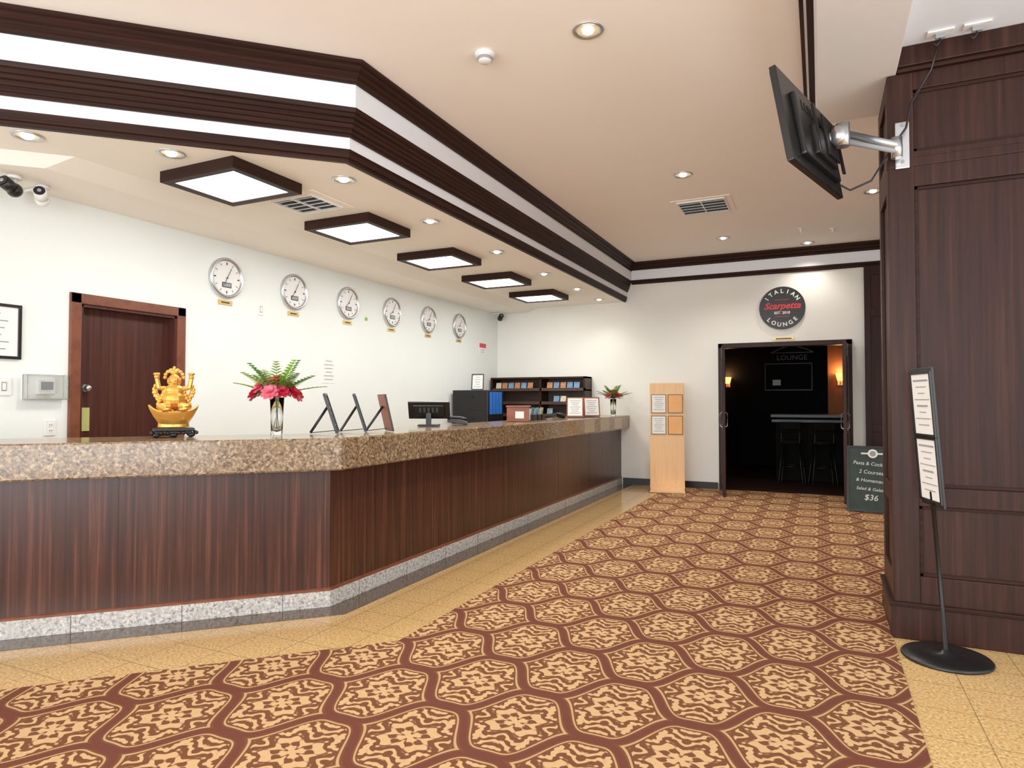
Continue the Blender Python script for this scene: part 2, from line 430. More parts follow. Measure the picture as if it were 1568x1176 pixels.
# ------------------------------------------------------------------ light panels + downlights etc.
def area(name, loc, sx, sy, e, col, rot=(0, 0, 0)):
    l = bpy.data.lights.new(name, 'AREA'); l.shape = 'RECTANGLE'; l.size = sx; l.size_y = sy; l.energy = e; l.color = col
    o = bpy.data.objects.new(name, l); COL.objects.link(o); o.location = loc; o.rotation_euler = rot; return o
def spot(name, loc, e, col=(1, .93, .83), ang=110, blend=.9, rad=.05):
    l = bpy.data.lights.new(name, 'SPOT'); l.energy = e; l.color = col; l.spot_size = R(ang); l.spot_blend = blend; l.shadow_soft_size = rad
    o = bpy.data.objects.new(name, l); COL.objects.link(o); o.location = loc; return o
for i in range(5):
    yc = 3.46+1.457*i; xc = -3.925; z0, z1 = 2.968, ZL
    b = B('ceiling_light_panel')
    hx, hy, fr = .305, .265, .06
    for lo, hi in (((-hx-fr, -hy-fr), (hx+fr, -hy)), ((-hx-fr, hy), (hx+fr, hy+fr)), ((-hx-fr, -hy), (-hx, hy)), ((hx, -hy), (hx+fr, hy))):
        b.b2((xc+lo[0], yc+lo[1], z0), (xc+hi[0], yc+hi[1], z1), TRIMW, bev=.004)
    b.b2((xc-hx, yc-hy, z0+.012), (xc+hx, yc+hy, z0+.03), LIGHTP)
    b.done()
    area('panel_lamp', (xc, yc, z0-.01), .58, .5, 19, (1, .985, .95))

def downlight(x, y, z, e=30, r=.085, ang=120):
    b = B('recessed_downlight')
    mt = T(x, y, z)
    b.lathe([(r, 0), (r+.004, -.006), (r-.003, -.012), (r-.02, -.008), (r-.024, -.001)], SILVER, mt)
    b.cyl((x, y, z-.002), r-.022, r-.022, .003, REFL)
    b.lathe([(.035, -.003), (.033, -.016), (.02, -.022), (.0005, -.024)], BULB, mt)
    b.done()
    spot('downlight_lamp', (x, y, z-.04), e, ang=ang)
for x, y, e in ((-3.9, 2.93, 9), (-3.20, 3.83, 14), (-3.23, 5.07, 14), (-3.23, 6.44, 14), (-3.24, 7.83, 14), (-3.235, 9.1, 16), (-3.25, 10.2, 16), (-4.45, 2.35, 3)):
    downlight(x, y, ZL, e)
for x, y, e in ((-1.277, 3.8, 125), (-1.24, 6.68, 140), (-1.22, 9.55, 80), (.54, 8.09, 95), (-.15, 10.35, 36), (-1.25, .9, 85), (1.9, 8.09, 60)):
    downlight(x, y, ZC, e, r=.095, ang=125)

def vent(x, y, z, w, d):
    b = B('air_vent')
    b.b2((x-w/2, y-d/2, z-.008), (x+w/2, y+d/2, z), CEIL, bev=.003)
    b.b2((x-w/2+.07, y-d/2+.06, z-.010), (x+w/2-.07, y+d/2-.06, z-.007), BLACK)
    n = 5
    for i in range(n):
        yy = y-d/2+.06+(d-.12)*(i+.5)/n
        b.box((x, yy, z-.016), (w-.14, .035, .004), WHITE, rot=(R(35), 0, 0))
    b.box((x, y, z-.018), (.012, d-.12, .014), WHITE)
    for sx in (-1, 1): b.box((x+sx*(w/2-.07), y, z-.014), (.012, d-.12, .02), WHITE)
    for sy in (-1, 1): b.box((x, y+sy*(d/2-.06), z-.014), (w-.14, .012, .02), WHITE)
    b.done()
vent(-1.22, 7.87, ZC, .66, .66); vent(-3.86, 4.17, ZL, .56, .5)

b = B('smoke_detector')
b.lathe([(.001, 0), (.068, 0), (.068, -.02), (.05, -.03), (.045, -.055), (.03, -.065), (.001, -.066)], WHITE, T(-1.98, 3.77, ZC))
b.lathe([(.051, -.032), (.053, -.04), (.048, -.052)], GREYP, T(-1.98, 3.77, ZC)); b.done()
for x, y in ((-.22, 9.46), (.164, 9.64)):
    b = B('sprinkler_head'); b.lathe([(.001, 0), (.04, 0), (.035, -.01), (.012, -.012), (.01, -.05), (.028, -.055), (.028, -.06), (.001, -.06)], WHITE, T(x, y, ZC), 16); b.done()

def seccam(x, y, z, body, ang, side=0):
    b = B('security_camera')
    b.cyl((x, y, z-.013), .045, .045, .024, WHITE)
    b.cyl((x, y, z-.045), .016, .016, .05, WHITE)
    mt = T(x, y, z-.10) @ RZ(ang) @ RX(R(-20))
    b.sph((0, 0, 0), .05, body, mtx=mt)
    b.cyl((0, -.06, 0), .043, .043, .09, body, rot=(R(90), 0, 0), mtx=mt)
    b.cyl((0, -.108, 0), .036, .036, .006, BLACK, rot=(R(90), 0, 0), mtx=mt)
    b.cyl((0, -.112, 0), .015, .012, .008, GREYP, rot=(R(90), 0, 0), mtx=mt)
    b.box(((x-5.35)/2, y, z-.012), (x+5.35-.004, .03, .018), WHITE)
    b.done()
seccam(-5.1, 2.62, 2.974, BLACK, R(20)); seccam(-5.15, 2.83, 2.974, WHITE, R(50)); seccam(-5.2, 10.5, 2.974, BLACKM, R(40))

for x, y in ((.637, 4.36), (.811, 4.36)):
    b = B('ceiling_cable_box')
    b.box((x, y, 3.493), (.13, .07, .012), WHITE, bev=.003); b.box((x, y, 3.475), (.05, .03, .03), GREYP, bev=.003)
    b.tube([(x, y, 3.47), (x, y-.005, 3.44), (x-.02, y, 3.42), (x-.03, y, 3.435)], .006, BLACK); b.done()

# ------------------------------------------------------------------ left wall furniture
for i in range(6):
    y = 4.634+.927*i; mt = on_left(y, 2.615)
    b = B('wall_clock')
    RXm = mt @ RX(R(90))
    b.lathe([(.2, 0), (.202, .03), (.19, .042), (.176, .04), (.168, .025)], SILVER, RXm, 48)
    b.cyl((0, -.012, 0), .172, .172, .02, WHITE, rot=(R(90), 0, 0), mtx=mt, seg=48, smooth=False)
    for k in range(12):
        a = k*math.pi/6
        b.box((math.sin(a)*.142, -.024, math.cos(a)*.142), (.008 if k % 3 else .012, .003, .024), INKG if k % 3 else INK, rot=(0, a, 0), mtx=mt)
    b.box((0, -.024, -.07), (.11, .004, .05), INK, mtx=mt)
    b.box((0, -.026, -.07), (.09, .004, .034), GREYP, mtx=mt)
    for ang, L in ((R(28), .115), (R(205+i*12), .08)):
        b.box((math.sin(ang)*L/2, -.03, math.cos(ang)*L/2), (.005, .003, L), INK, rot=(0, ang, 0), mtx=mt)
    b.cyl((0, -.031, 0), .008, .008, .008, INK, rot=(R(90), 0, 0), mtx=mt)
    b.box((0, -.004, -.243), (.17, .008, .05), GOLDP, mtx=mt, bev=.002)
    b.box((0, -.009, -.243), (.10, .002, .014), INK, mtx=mt)
    b.done()

b = B('door_1')
yl, yr = 3.148, 4.178
for lo, hi in (((yl, 0), (yl+.085, 2.255)), ((yr-.085, 0), (yr, 2.255)), ((yl, 2.17), (yr, 2.255))):
    b.b2((XL-.02, lo[0], lo[1]+.002), (XL+.025, hi[0], hi[1]), FRAMEW, bev=.006)
for y in (yl+.085, yr-.085-.02): b.b2((XL-.1, y, .002), (XL+.01, y+.02, 2.17), DOORW)
b.b2((XL-.1, yl+.085, 2.15), (XL+.01, yr-.085, 2.17), DOORW)
b.b2((XL-.13, yl+.095, .002), (XL-.085, yr-.095, 2.16), DOORW, bev=.003)
b.cyl((XL-.078, yl+.18, 1.5), .03, .03, .012, SILVER, rot=(0, R(90), 0)); b.sph((XL-.04, yl+.18, 1.5), .028, SILVER)
b.cyl((XL-.06, yl+.18, 1.5), .011, .011, .05, SILVER, rot=(0, R(90), 0))
b.b2((XL-.084, yl+.12, 1.15), (XL-.078, yl+.22, 1.34), TAGY)
b.done()

def wallplate(name, y, z, w, h, m=WHITE, det=None):
    b = B(name); mt = on_left(y, z)
    b.box((0, -.005, 0), (w, .01, h), m, bev=.003, mtx=mt)
    if det: det(b, mt)
    return b.done()
def sw(b, mt): b.box((0, -.012, 0), (.022, .008, .05), WHITE, mtx=mt, bev=.002); b.box((0, -.0105, 0), (.034, .002, .066), GREYP, mtx=mt)
wallplate('light_switch', 2.70, 1.50, .10, .13, WHITE, sw)
wallplate('light_switch', 5.09, 2.36, .08, .12, WHITE, sw)
def ou(b, mt):
    for dz in (-.022, .022):
        b.box((0, -.011, dz), (.034, .003, .03), WHITE, mtx=mt); b.box((-.007, -.013, dz), (.003, .002, .012), INK, mtx=mt); b.box((.007, -.013, dz), (.003, .002, .012), INK, mtx=mt)
wallplate('wall_outlet', 3.02, 1.19, .08, .12, WHITE, ou)
b = B('thermostat_guard_box'); mt = on_left(2.965, 1.50)
b.box((0, -.01, 0), (.29, .02, .19), WHITE, bev=.004, mtx=mt)
b.box((0, -.035, 0), (.12, .04, .11), WHITE, bev=.006, mtx=mt); b.box((0, -.057, .01), (.085, .004, .06), GREYP, mtx=mt)
for x0, x1, z0, z1 in ((-.145, .145, .088, .095), (-.145, .145, -.095, -.088), (-.145, -.138, -.088, .088), (.138, .145, -.088, .088)):
    b.b2((x0, -.07, z0), (x1, -.01, z1), GLASS, mtx=mt)
b.b2((-.138, -.074, -.088), (.138, -.070, .088), GLASS, mtx=mt)
b.done()

def frame(name, mt, w, h, fr, fm, inner, lines=6, thick=.02, mat_w=.0):
    b = B(name)
    for x0, x1, z0, z1 in ((-w/2, w/2, h/2-fr, h/2), (-w/2, w/2, -h/2, -h/2+fr), (-w/2, -w/2+fr, -h/2+fr, h/2-fr), (w/2-fr, w/2, -h/2+fr, h/2-fr)):
        b.b2((x0, -thick, z0), (x1, 0, z1), fm, mtx=mt, bev=.002)
    b.b2((-w/2+fr, -thick*.5, -h/2+fr), (w/2-fr, -.001, h/2-fr), inner, mtx=mt)
    for i in range(lines):
        z = h/2-fr-(h-2*fr)*(i+1)/(lines+1); L = (w-2*fr)*(.35+.4*((i*37) % 10)/10)
        b.b2((-L/2, -thick*.5-.002, z-.004), (L/2, -thick*.5, z+.004), INKG, mtx=mt)
    return b
frame('framed_certificate', on_left(2.605, 1.90), .40, .40, .022, BLACK, PAPER).done()
def sheet(name, mt, w, h, head=None, lines=6):
    b = B(name); b.b2((-w/2, -.004, -h/2), (w/2, 0, h/2), PAPER, mtx=mt)
    if head: b.b2((-w/2, -.006, h/2-h*.4), (w/2, -.004, h/2), head, mtx=mt)
    for i in range(lines):
        z = h/2-h*(i+1)/(lines+1)
        if head and z > h*.08: continue
        L = w*(.45+.35*((i*37) % 10)/10)
        b.b2((-L/2, -.006, z-.004), (L/2, -.004, z+.004), INKG, mtx=mt)
    return b
sheet('wall_notice', on_left(6.154, 1.76), .23, .31).done()
sheet('wall_warning_sign', on_left(10.11, 2.30), .24, .19, SIGNRED, 4).done()
b = B('indicator_light'); b.cyl((XL+.005, 6.86, 2.46), .025, .025, .01, LGREEN, rot=(0, R(90), 0)); b.sph((XL+.012, 6.86, 2.46), .012, LGREEN); b.done()

# ------------------------------------------------------------------ behind the counter
b = B('brochure_rack')
x0, x1, y0, y1, zt = -5.3, -3.54, 10.33, 10.68, 1.80
b.b2((x0, y1-.02, .01), (x1, y1, zt), SHELFW)
for x in (x0, -4.36, x1-.03): b.b2((x, y0, .01), (x+.03, y1, zt), DARKW)
b.b2((x0, y0, zt-.03), (x1, y1, zt), DARKW)
for z in (.4, .8, 1.12, 1.33, 1.56): b.b2((x0, y0+.02, z), (x1, y1-.02, z+.025), SHELFW); b.b2((x0, y0, z), (x1, y0+.02, z+.05), SHELFW)
rb = random.Random(11)
for z, pr_ in ((1.15, .45), (1.36, .55), (1.60, .85)):
    x = x0+.08
    while x < x1-.14:
        if abs(x+.05+4.36) > .1 and rb.random() < pr_ and not (z < 1.5 and x < -4.4):
            b.box((x+.05, y0+.06, z+.05), (.10, .012, .12 if z > 1.5 else .13), rb.choice(BROCH), rot=(R(-14), 0, 0))
        x += .122
b.done()
b = B('office_cabinet')
b.b2((-5.3, 9.0, .01), (-4.67, 9.55, 1.56), BLACK, bev=.008)
for z in (.1, .5, .9, 1.25): b.b2((-5.27, 8.992, z), (-4.70, 9.0, z+.30 if z > 1.2 else z+.35), BLACKM, bev=.003); b.b2((-5.05, 8.975, z+.2), (-4.92, 8.992, z+.22), BLACKM)
for i in range(4): b.b2((-4.669, 9.06+.11*i, 1.18), (-4.66, 9.15+.11*i, 1.53), BLUE, bev=.002)
b.done()
frame('framed_document', T(-4.98, 9.25, 1.563+.13) @ RZ(R(18)) @ RX(R(-10)), .2, .26, .015, BLACK, PAPER, 5).done()

ZT = 1.151
def easel_frame(x, y, ang, w, h, fm, front, lean=18, name='tabletop_picture_frame', lines=5, back=None):
    """faces local -Y, leaning back, resting on counter."""
    mt = T(x, y, ZT+.003) @ RZ(ang) @ RX(R(-lean)) @ T(0, 0, h/2)
    b = frame(name, mt, w, h, .018, fm, front, lines, .014)
    b.b2((-w/2+.005, 0, -h/2+.005), (w/2-.005, .004, h/2-.005), back or BLACK, mtx=mt)
    top = (mt @ Vector((0, .004, h*.18))); base = T(x, y, ZT) @ RZ(ang) @ Vector((0, h*.62, .008))
    b.tube([top, base], .010, BLACK)
    b.tube([mt @ Vector((0, .01, -h*.42)), base], .003, BLACK)
    return b.done()
easel_frame(-3.27, 3.86, R(126), .20, .31, BLACK, INK)
easel_frame(-3.25, 4.17, R(126), .20, .31, BLACK, INK)
easel_frame(-3.14, 4.33, R(140), .24, .30, BLACK, PAPER, 13, back=BOXW)

b = B('computer_monitor')
mt = T(-3.40, 5.33, ZT) @ RZ(R(205))
b.box((0, 0, .010), (.20, .15, .016), BLACK, bev=.004, mtx=mt)
b.box((0, .03, .07), (.05, .03, .12), BLACK, bev=.004, mtx=mt)
mm = mt @ T(0, 0, .15) @ RX(R(-26))
b.box((0, -.012, 0), (.40, .022, .18), BLACK, bev=.006, mtx=mm); b.box((0, -.024, 0), (.37, .002, .15), BLACKM, mtx=mm)
b.box((0, .012, 0), (.3, .03, .13), BLACKM, bev=.01, mtx=mm)
for k in range(5): b.box((-.08+.04*k, .0285, .02), (.02, .002, .05), INK, mtx=mm)
b.done()
b = B('telephone')
mt = T(-3.33, 5.75, ZT) @ RZ(R(120))
b.box((0, 0, .032), (.2, .2, .03), BLACK, rot=(R(8), 0, 0), bev=.006, mtx=mt)
b.tube([(-.07, -.09, .06), (-.07, -.03, .072), (-.07, .04, .076), (-.07, .1, .074)], .016, BLACK, mtx=mt)
for i in range(3):
    for j in range(4): b.box((.0+.03*i, -.06+.03*j, .047+.004*j), (.02, .02, .006), GREYP, mtx=mt)
b.done()
b = B('wooden_suggestion_box')
mt = T(-3.20, 6.95, ZT) @ RZ(R(20))
b.box((0, 0, .086), (.26, .2, .17), BOXW, bev=.005, mtx=mt); b.box((0, 0, .178), (.28, .22, .016), BOXW, bev=.004, mtx=mt)
b.box((0, 0, .187), (.12, .012, .003), BLACK, mtx=mt)
b.box((.131, 0, .085), (.003, .15, .13), PAPER, mtx=mt); b.box((.02, -.102, .08), (.1, .003, .08), PAPER, mtx=mt)
b.done()
b = B('card_terminal'); mt = T(-3.15, 8.1, ZT) @ RZ(R(-20))
b.box((0, 0, .042), (.09, .18, .04), BLACK, rot=(R(-12), 0, 0), bev=.006, mtx=mt); b.box((0, .04, .074), (.07, .06, .004), GREYP, rot=(R(-12), 0, 0), mtx=mt)
for i in range(3):
    for j in range(3): b.box((-.022+.022*i, -.06+.022*j, .059+.004*j), (.015, .012, .004), GREYP, mtx=mt)
b.done()
b = B('stack_of_brochures'); mt = T(-3.25, 7.45, ZT)
for i in range(3):
    b.box((0, .14*i, .036), (.1, .1, .07), BLACK, bev=.003, mtx=mt)
    for k in range(3): b.box((-.01+.01*k, .14*i, .08+.006*k), (.006, .085, .13), rb.choice(BROCH), rot=(0, R(10), 0), mtx=mt)
b.done()
def acrylic(x, y, ang):
    b = B('document_holder'); mt = T(x, y, ZT+.007) @ RZ(ang) @ RX(R(-14)) @ T(0, 0, .15)
    b.box((0, 0, 0), (.24, .006, .29), BOXW, mtx=mt); b.box((0, -.005, 0), (.205, .003, .255), PAPER, mtx=mt)
    for i in range(7): b.box((0, -.008, .09-.03*i), (.15-.03*(i % 3), .002, .007), INKG, mtx=mt)
    m2 = T(x, y, ZT) @ RZ(ang); b.box((0, .04, .004), (.22, .14, .006), BLACK, mtx=m2); b.tube([m2 @ Vector((0, .1, .006)), mt @ Vector((0, .004, .03))], .006, BLACK)
    b.done()
acrylic(-3.16, 8.78, R(18)); acrylic(-3.05, 9.22, R(30))

# flowers
def bouquet(name, x, y, z, sc, nred, seed, spread=1.0):
    rnd = random.Random(seed); b = B(name); mt = T(x, y, z) @ Matrix.Scale(sc, 4)
    b.lathe([(.0005, .001), (.040, .001), (.039, .03), (.040, .12), (.047, .25), (.044, .25), (.037, .12), (.036, .03), (.0005, .02)], GLASS, mt, 28)
    def leaflet(base, d, L, w, m, droop=.3):
        d = Vector(d).normalized(); side = d.cross(Vector((0, 0, 1)))
        if side.length < .1: side = Vector((1, 0, 0))
        side.normalize(); n = 4; prev = None
        for k in range(n+1):
            t = k/n; c = Vector(base)+d*L*t+Vector((0, 0, -droop*L*t*t)); ww = w*math.sin(math.pi*min(1, t*.92+.06))
            cur = (c-side*ww, c+Vector((0, 0, -ww*.3)), c+side*ww)
            if prev:
                b.poly([prev[0], prev[1], cur[1], cur[0]], m, mt, True); b.poly([prev[1], prev[2], cur[2], cur[1]], m, mt, True)
            prev = cur
    for k in range(9):
        a = rnd.uniform(0, 6.28); e = .03*rnd.random()
        b.tube([(math.cos(a)*.02, math.sin(a)*.02, .03), (-math.cos(a)*e*.5, -math.sin(a)*e*.5, .2), (math.cos(a+.5)*.06, math.sin(a+.5)*.06, .33)], .003, GREEN, 6, mtx=mt)
    for k in range(14):
        a = k*2*math.pi/14+rnd.uniform(-.2, .2); el = rnd.uniform(.35, .7) if k % 3 else rnd.uniform(.9, 1.15); L = rnd.uniform(.28, .36)*spread
        d = Vector((math.cos(a)*math.cos(el), math.sin(a)*math.cos(el), math.sin(el)))
        p0 = Vector((0, 0, .255)); m = GREEN if k % 2 else LGREEN
        pts = [p0+d*L*t+Vector((0, 0, -.15*L*t*t)) for t in (0, .25, .5, .75, 1)]
        b.tube(pts, .0025, GREEN, 5, mtx=mt, r2=.001)
        side = d.cross(Vector((0, 0, 1))).normalized()
        for q in range(9):
            t = .25+q*.09; c = p0+d*L*t+Vector((0, 0, -.15*L*t*t))
            for s in (-1, 1): leaflet(c, d*.8+side*s+Vector((0, 0, .25)), .09*(1.25-t), .019, m)
    for k in range(9):
        a = k*.7+.3; d = Vector((math.cos(a), math.sin(a), .5)); leaflet((math.cos(a)*.02, math.sin(a)*.02, .26), d, .15*spread, .03, GREEN, .5)
    for k in range(nred):
        a = k*2.4; rr = .034*math.sqrt(k)*1.2*spread; c = Vector((math.cos(a)*rr, math.sin(a)*rr, .345+rnd.uniform(-.015, .03)-rr*.55))
        m = PINK if k % 3 == 1 else RED
        out = Vector((math.cos(a)*rr*9, math.sin(a)*rr*9, 1)).normalized()
        q = out.to_track_quat('Z', 'Y').to_matrix().to_4x4()
        for ring, (n, L, tilt) in enumerate(((5, .028, 80), (7, .046, 55), (8, .058, 28), (8, .060, 5))):
            for j in range(n):
                aa = j*2*math.pi/n+ring*.4
                fm = T(*c) @ q @ RZ(aa) @ RY(-R(tilt))
                pts = [fm @ Vector(p) for p in ((0, 0, 0), (L*.5, -L*.36, .004), (L*.95, -L*.24, 0), (L*1.05, 0, -.003), (L*.95, L*.24, 0), (L*.5, L*.36, .004))]
                b.poly(pts, m, mt, False)
        b.sph(c+out*.006, .008, PINK, mtx=mt, seg=8)
    return b.done()
bouquet('flower_vase', -3.57, 3.56, ZT, 1.08, 13, 3, .98)
bouquet('flower_vase', -3.02, 10.2, ZT, 1.08, 9, 8, .85)

# gold statue: laughing figure on a treasure ingot
b = B('golden_figure')
X0, Y0 = -3.965, 3.025; mt = T(X0, Y0, ZT+.068) @ RZ(R(55))
t_ = bmesh.new(); rings = []
N = 40
for z, s_ in ((.0, .62), (.02, .60), (.05, .78), (.085, .94), (.105, 1.0), (.108, .93), (.09, .84)):
    ring = []
    for i in range(N):
        a = 2*math.pi*i/N; cx_, sy_ = math.cos(a), math.sin(a)
        lift = .045*abs(cx_)**4*(z/.105)
        ring.append(t_.verts.new((cx_*.155*s_, sy_*.085*s_*(1-.25*abs(cx_)**2), z+lift)))
    rings.append(ring)
for a_, c_ in zip(rings[:-1], rings[1:]):
    for i in range(N):
        j = (i+1) % N; t_.faces.new((a_[i], a_[j], c_[j], c_[i]))
t_.faces.new(rings[0][::-1]); t_.faces.new(rings[-1])
b._add(t_, GOLD, mt, True)
rg = random.Random(2)
for a in range(26):
    an = rg.uniform(0, 6.28); rr = rg.uniform(.3, .8); b.sph((math.cos(an)*.12*rr, math.sin(an)*.065*rr, .108+rg.uniform(0, .014)), .016, GOLD, (1, 1, .7), mtx=mt, seg=10)
b.sph((0, 0, .185), .066, GOLD, (1.08, .95, 1), mtx=mt)
b.sph((0, -.055, .18), .008, GOLD, mtx=mt)
b.sph((0, 0, .245), .052, GOLD, (1.2, .85, .9), mtx=mt)
b.sph((0, -.005, .318), .037, GOLD, (1, 1, 1.12), mtx=mt)
b.sph((0, -.006, .29), .027, GOLD, (1.3, 1, .7), mtx=mt)
for s in (-1, 1):
    b.sph((s*.037, 0, .312), .010, GOLD, (.6, 1, 2.2), mtx=mt)
    b.tube([(s*.03, -.03, .14), (s*.085, -.05, .135), (s*.05, -.075, .122)], .03, GOLD, mtx=mt, r2=.022)
    b.sph((s*.048, -.082, .12), .018, GOLD, (1.4, 1, .7), mtx=mt)
    b.tube([(s*.055, 0, .26), (s*.092, -.01, .265), (s*.103, -.012, .325)], .019, GOLD, mtx=mt, r2=.014)
    b.sph((s*.104, -.012, .338), .017, GOLD, mtx=mt)
    b.sph((s*.013, -.036, .324), .005, GOLD, mtx=mt)
    for k in range(5): b.sph((s*(.062+.008*k), .0, .235-.02*k), .014, GOLD, (1, 1.3, 1.1), mtx=mt, seg=10)
    for k in range(4): b.sph((s*(.075+.012*k), .02, .145+.03*k), .02, GOLD, (.8, 1, 1.2), mtx=mt, seg=10)
    for k in range(6):
        a = k/5*math.pi; b.sph((s*(.10+.022*math.sin(a)), .012, .19+.022*k), .011, GOLD, (1, .8, 1.3), mtx=mt, seg=10)
b.sph((0, -.042, .312), .007, GOLD, mtx=mt); b.sph((0, -.036, .300), .010, GOLD, (1.6, .6, .5), mtx=mt)
for s, zz in ((1, .362), (-1, .357)):
    for k in range(5): b.sph((s*(.104+.012*math.cos(k*1.26)), -.012+.012*math.sin(k*1.26), zz), .010, GOLD, mtx=mt, seg=10)
for k in range(9):
    a = math.pi*(k/8); b.sph((math.cos(a)*.055, .022, .335+math.sin(a)*.055), .013, GOLD, (1, .8, 1), mtx=mt, seg=10)
b.sph((0, .015, .372), .022, GOLD, (1.3, .8, .9), mtx=mt); b.sph((.0, .015, .398), .011, GOLD, (1, 1, 1.4), mtx=mt)
st2 = b.done()
rm = st2.modifiers.new('remesh', 'REMESH'); rm.mode = 'VOXEL'; rm.voxel_size = .0024; rm.use_smooth_shade = True
b = B('golden_buddha_statue'); mt = T(X0, Y0, ZT) @ RZ(R(55))
b.box((0, 0, .052), (.25, .17, .022), BLACK, bev=.008, mtx=mt); b.box((0, 0, .034), (.22, .15, .02), BLACKM, bev=.006, mtx=mt)
for sx in (-1, 0, 1):
    for sy in (-1, 1):
        b.sph((sx*.105, sy*.065, .017), .02, BLACK, (1.2, 1, .8), mtx=mt); b.sph((sx*.105+.03, sy*.07, .032), .013, BLACK, mtx=mt); b.sph((sx*.095-.035, sy*.07, .03), .012, BLACK, mtx=mt)
so = b.done(); st2.parent = so; st2.matrix_parent_inverse = Matrix.Translation(so.location).inverted()

# ------------------------------------------------------------------ maple info stand
b = B('information_stand'); mt = T(-2.16, 10.2, .006) @ RZ(R(12))
b.box((0, 0, .85), (.52, .05, 1.62), PEACHW, bev=.004, mtx=mt)
for k in range(8):
    a0 = k/8; yy = -.025-.27*a0; zz = .022+.13*(1-a0)**3
    b.box((0, yy-.017, zz/2+.002), (.52, .036, zz), PEACHW, mtx=mt)
for sx in (-1, 1): b.box((sx*.262, -.08, .03), (.012, .34, .055), BLACK, mtx=mt)
b.box((0, .1, .03), (.4, .2, .05), PEACHW, mtx=mt)
for ix, (cx, m_) in enumerate(((-.125, PAPER), (.125, ORANGE))):
    for cz in (1.34, 1.01):
        b.box((cx, -.029, cz), (.225, .006, .29), BLACK, mtx=mt); b.box((cx, -.033, cz), (.205, .004, .27), m_, mtx=mt)
        if ix == 0:
            for i in range(7): b.box((cx, -.036, cz+.1-.032*i), (.15-.03*(i % 3), .002, .006), INKG, mtx=mt)
b.done()

# ------------------------------------------------------------------ lounge doorway
b = B('door_2')
for lo, hi in (((-1.455, 0), (-1.375, 2.29)), ((.34, 0), (.42, 2.29)), ((-1.455, 2.21), (.42, 2.29))):
    b.b2((lo[0], YF-.03, lo[1]+.008), (hi[0], YF+.16, hi[1]), DARKW, bev=.005)
def leaf(hx, ang, s):
    mt = T(hx, YF-.035, .008) @ RZ(ang)
    b.b2((0, -.022, .01), (s*.84, .022, 2.19), DARKW, bev=.004, mtx=mt)
    for z0, z1 in ((.25, .95), (1.1, 2.0)):
        for yy in (-.026, .026): b.b2((s*.12, yy-.003, z0), (s*.72, yy+.003, z1), TRIMW, bev=.003, mtx=mt)
    for yy in (-.05, .05):
        b.tube([(s*.77, yy*.4, 1.0), (s*.77, yy, 1.02), (s*.77, yy, 1.2), (s*.77, yy*.4, 1.22)], .009, SILVER, mtx=mt)
    b.box((s*.79, 0, .012), (.03, .05, .02), BLACK, mtx=mt)
    b.box((s*.3, 0, 2.17), (.3, .05, .04), BLACK, mtx=mt)
leaf(-1.385, R(-82), 1); leaf(.35, R(86), -1)
b.done()
b = B('door_plaque'); b.box((-.5, YF-.006, 2.335), (.30, .01, .04), GOLDP, bev=.002); b.box((-.5, YF-.012, 2.335), (.22, .002, .016), INK); b.done()

# lounge room shell
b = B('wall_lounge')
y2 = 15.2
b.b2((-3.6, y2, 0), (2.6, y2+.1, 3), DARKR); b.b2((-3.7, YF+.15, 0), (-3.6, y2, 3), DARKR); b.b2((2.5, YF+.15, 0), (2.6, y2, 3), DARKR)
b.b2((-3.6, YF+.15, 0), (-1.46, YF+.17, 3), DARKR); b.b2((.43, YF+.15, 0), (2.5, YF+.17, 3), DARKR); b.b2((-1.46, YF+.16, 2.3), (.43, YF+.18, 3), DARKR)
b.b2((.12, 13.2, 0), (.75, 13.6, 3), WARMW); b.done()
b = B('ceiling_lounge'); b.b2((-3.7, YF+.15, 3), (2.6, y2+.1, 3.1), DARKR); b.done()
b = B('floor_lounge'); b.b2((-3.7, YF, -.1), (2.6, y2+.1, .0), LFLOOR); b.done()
def sconce(x, y, z, e):
    b = B('wall_sconce')
    b.box((x, y-.012, z-.05), (.09, .02, .16), GOLDP, bev=.004); b.tube([(x, y-.02, z-.1), (x, y-.08, z-.1), (x, y-.08, z-.04)], .008, GOLDP)
    b.lathe([(.045, -.05), (.06, .0), (.08, .09), (.076, .09), (.055, 0), (.04, -.048)], SCONCE, T(x, y-.08, z), 20); b.done()
    l = bpy.data.lights.new('sconce_lamp', 'POINT'); l.energy = e; l.color = (1, .62, .28); l.shadow_soft_size = .05
    o = bpy.data.objects.new('sconce_lamp', l); COL.objects.link(o); o.location = (x, y-.1, z+.13)
sconce(.32, 13.2, 1.80, 6); sconce(-1.86, 15.2, 1.82, 6)
b = B('lounge_bar')
b.b2((-.72, 12.3, .01), (.45, 12.9, 1.10), DARKR, bev=.01); b.b2((-.80, 12.22, 1.10), (.5, 12.95, 1.16), STEEL, bev=.01)
for k in range(5): b.b2((-.68+.23*k, 12.285, .15), (-.50+.23*k, 12.3, 1.0), BLACKD, bev=.004)
b.b2((-.78, 12.21, 1.02), (.48, 12.3, 1.07), STEEL, bev=.005)
b.done()
b = B('lounge_television'); b.box((-.62, 15.10, 1.9), (.95, .06, .6), BLACKM, bev=.01); b.box((-.62, 15.065, 1.9), (.9, .006, .54), BLACKD); b.box((-.85, 15.06, 1.78), (.16, .004, .12), PAPER); b.box((-.62, 15.155, 1.9), (.3, .06, .3), BLACKD); b.done()  # pale patch on the screen is a painted reflection
b = B('arched_lounge_sign'); 
ap = [(-.42+.84*k/12, 15.17, 2.42+.14*math.sin(math.pi*k/12)) for k in range(13)]
b.tube(ap, .012, INKG); b.tube([(-.42, 15.17, 2.42), (.42, 15.17, 2.42)], .010, INKG)
b.text('LOUNGE', .15, INKG, T(0, 15.16, 2.31) @ RX(R(90)), extrude=.004)
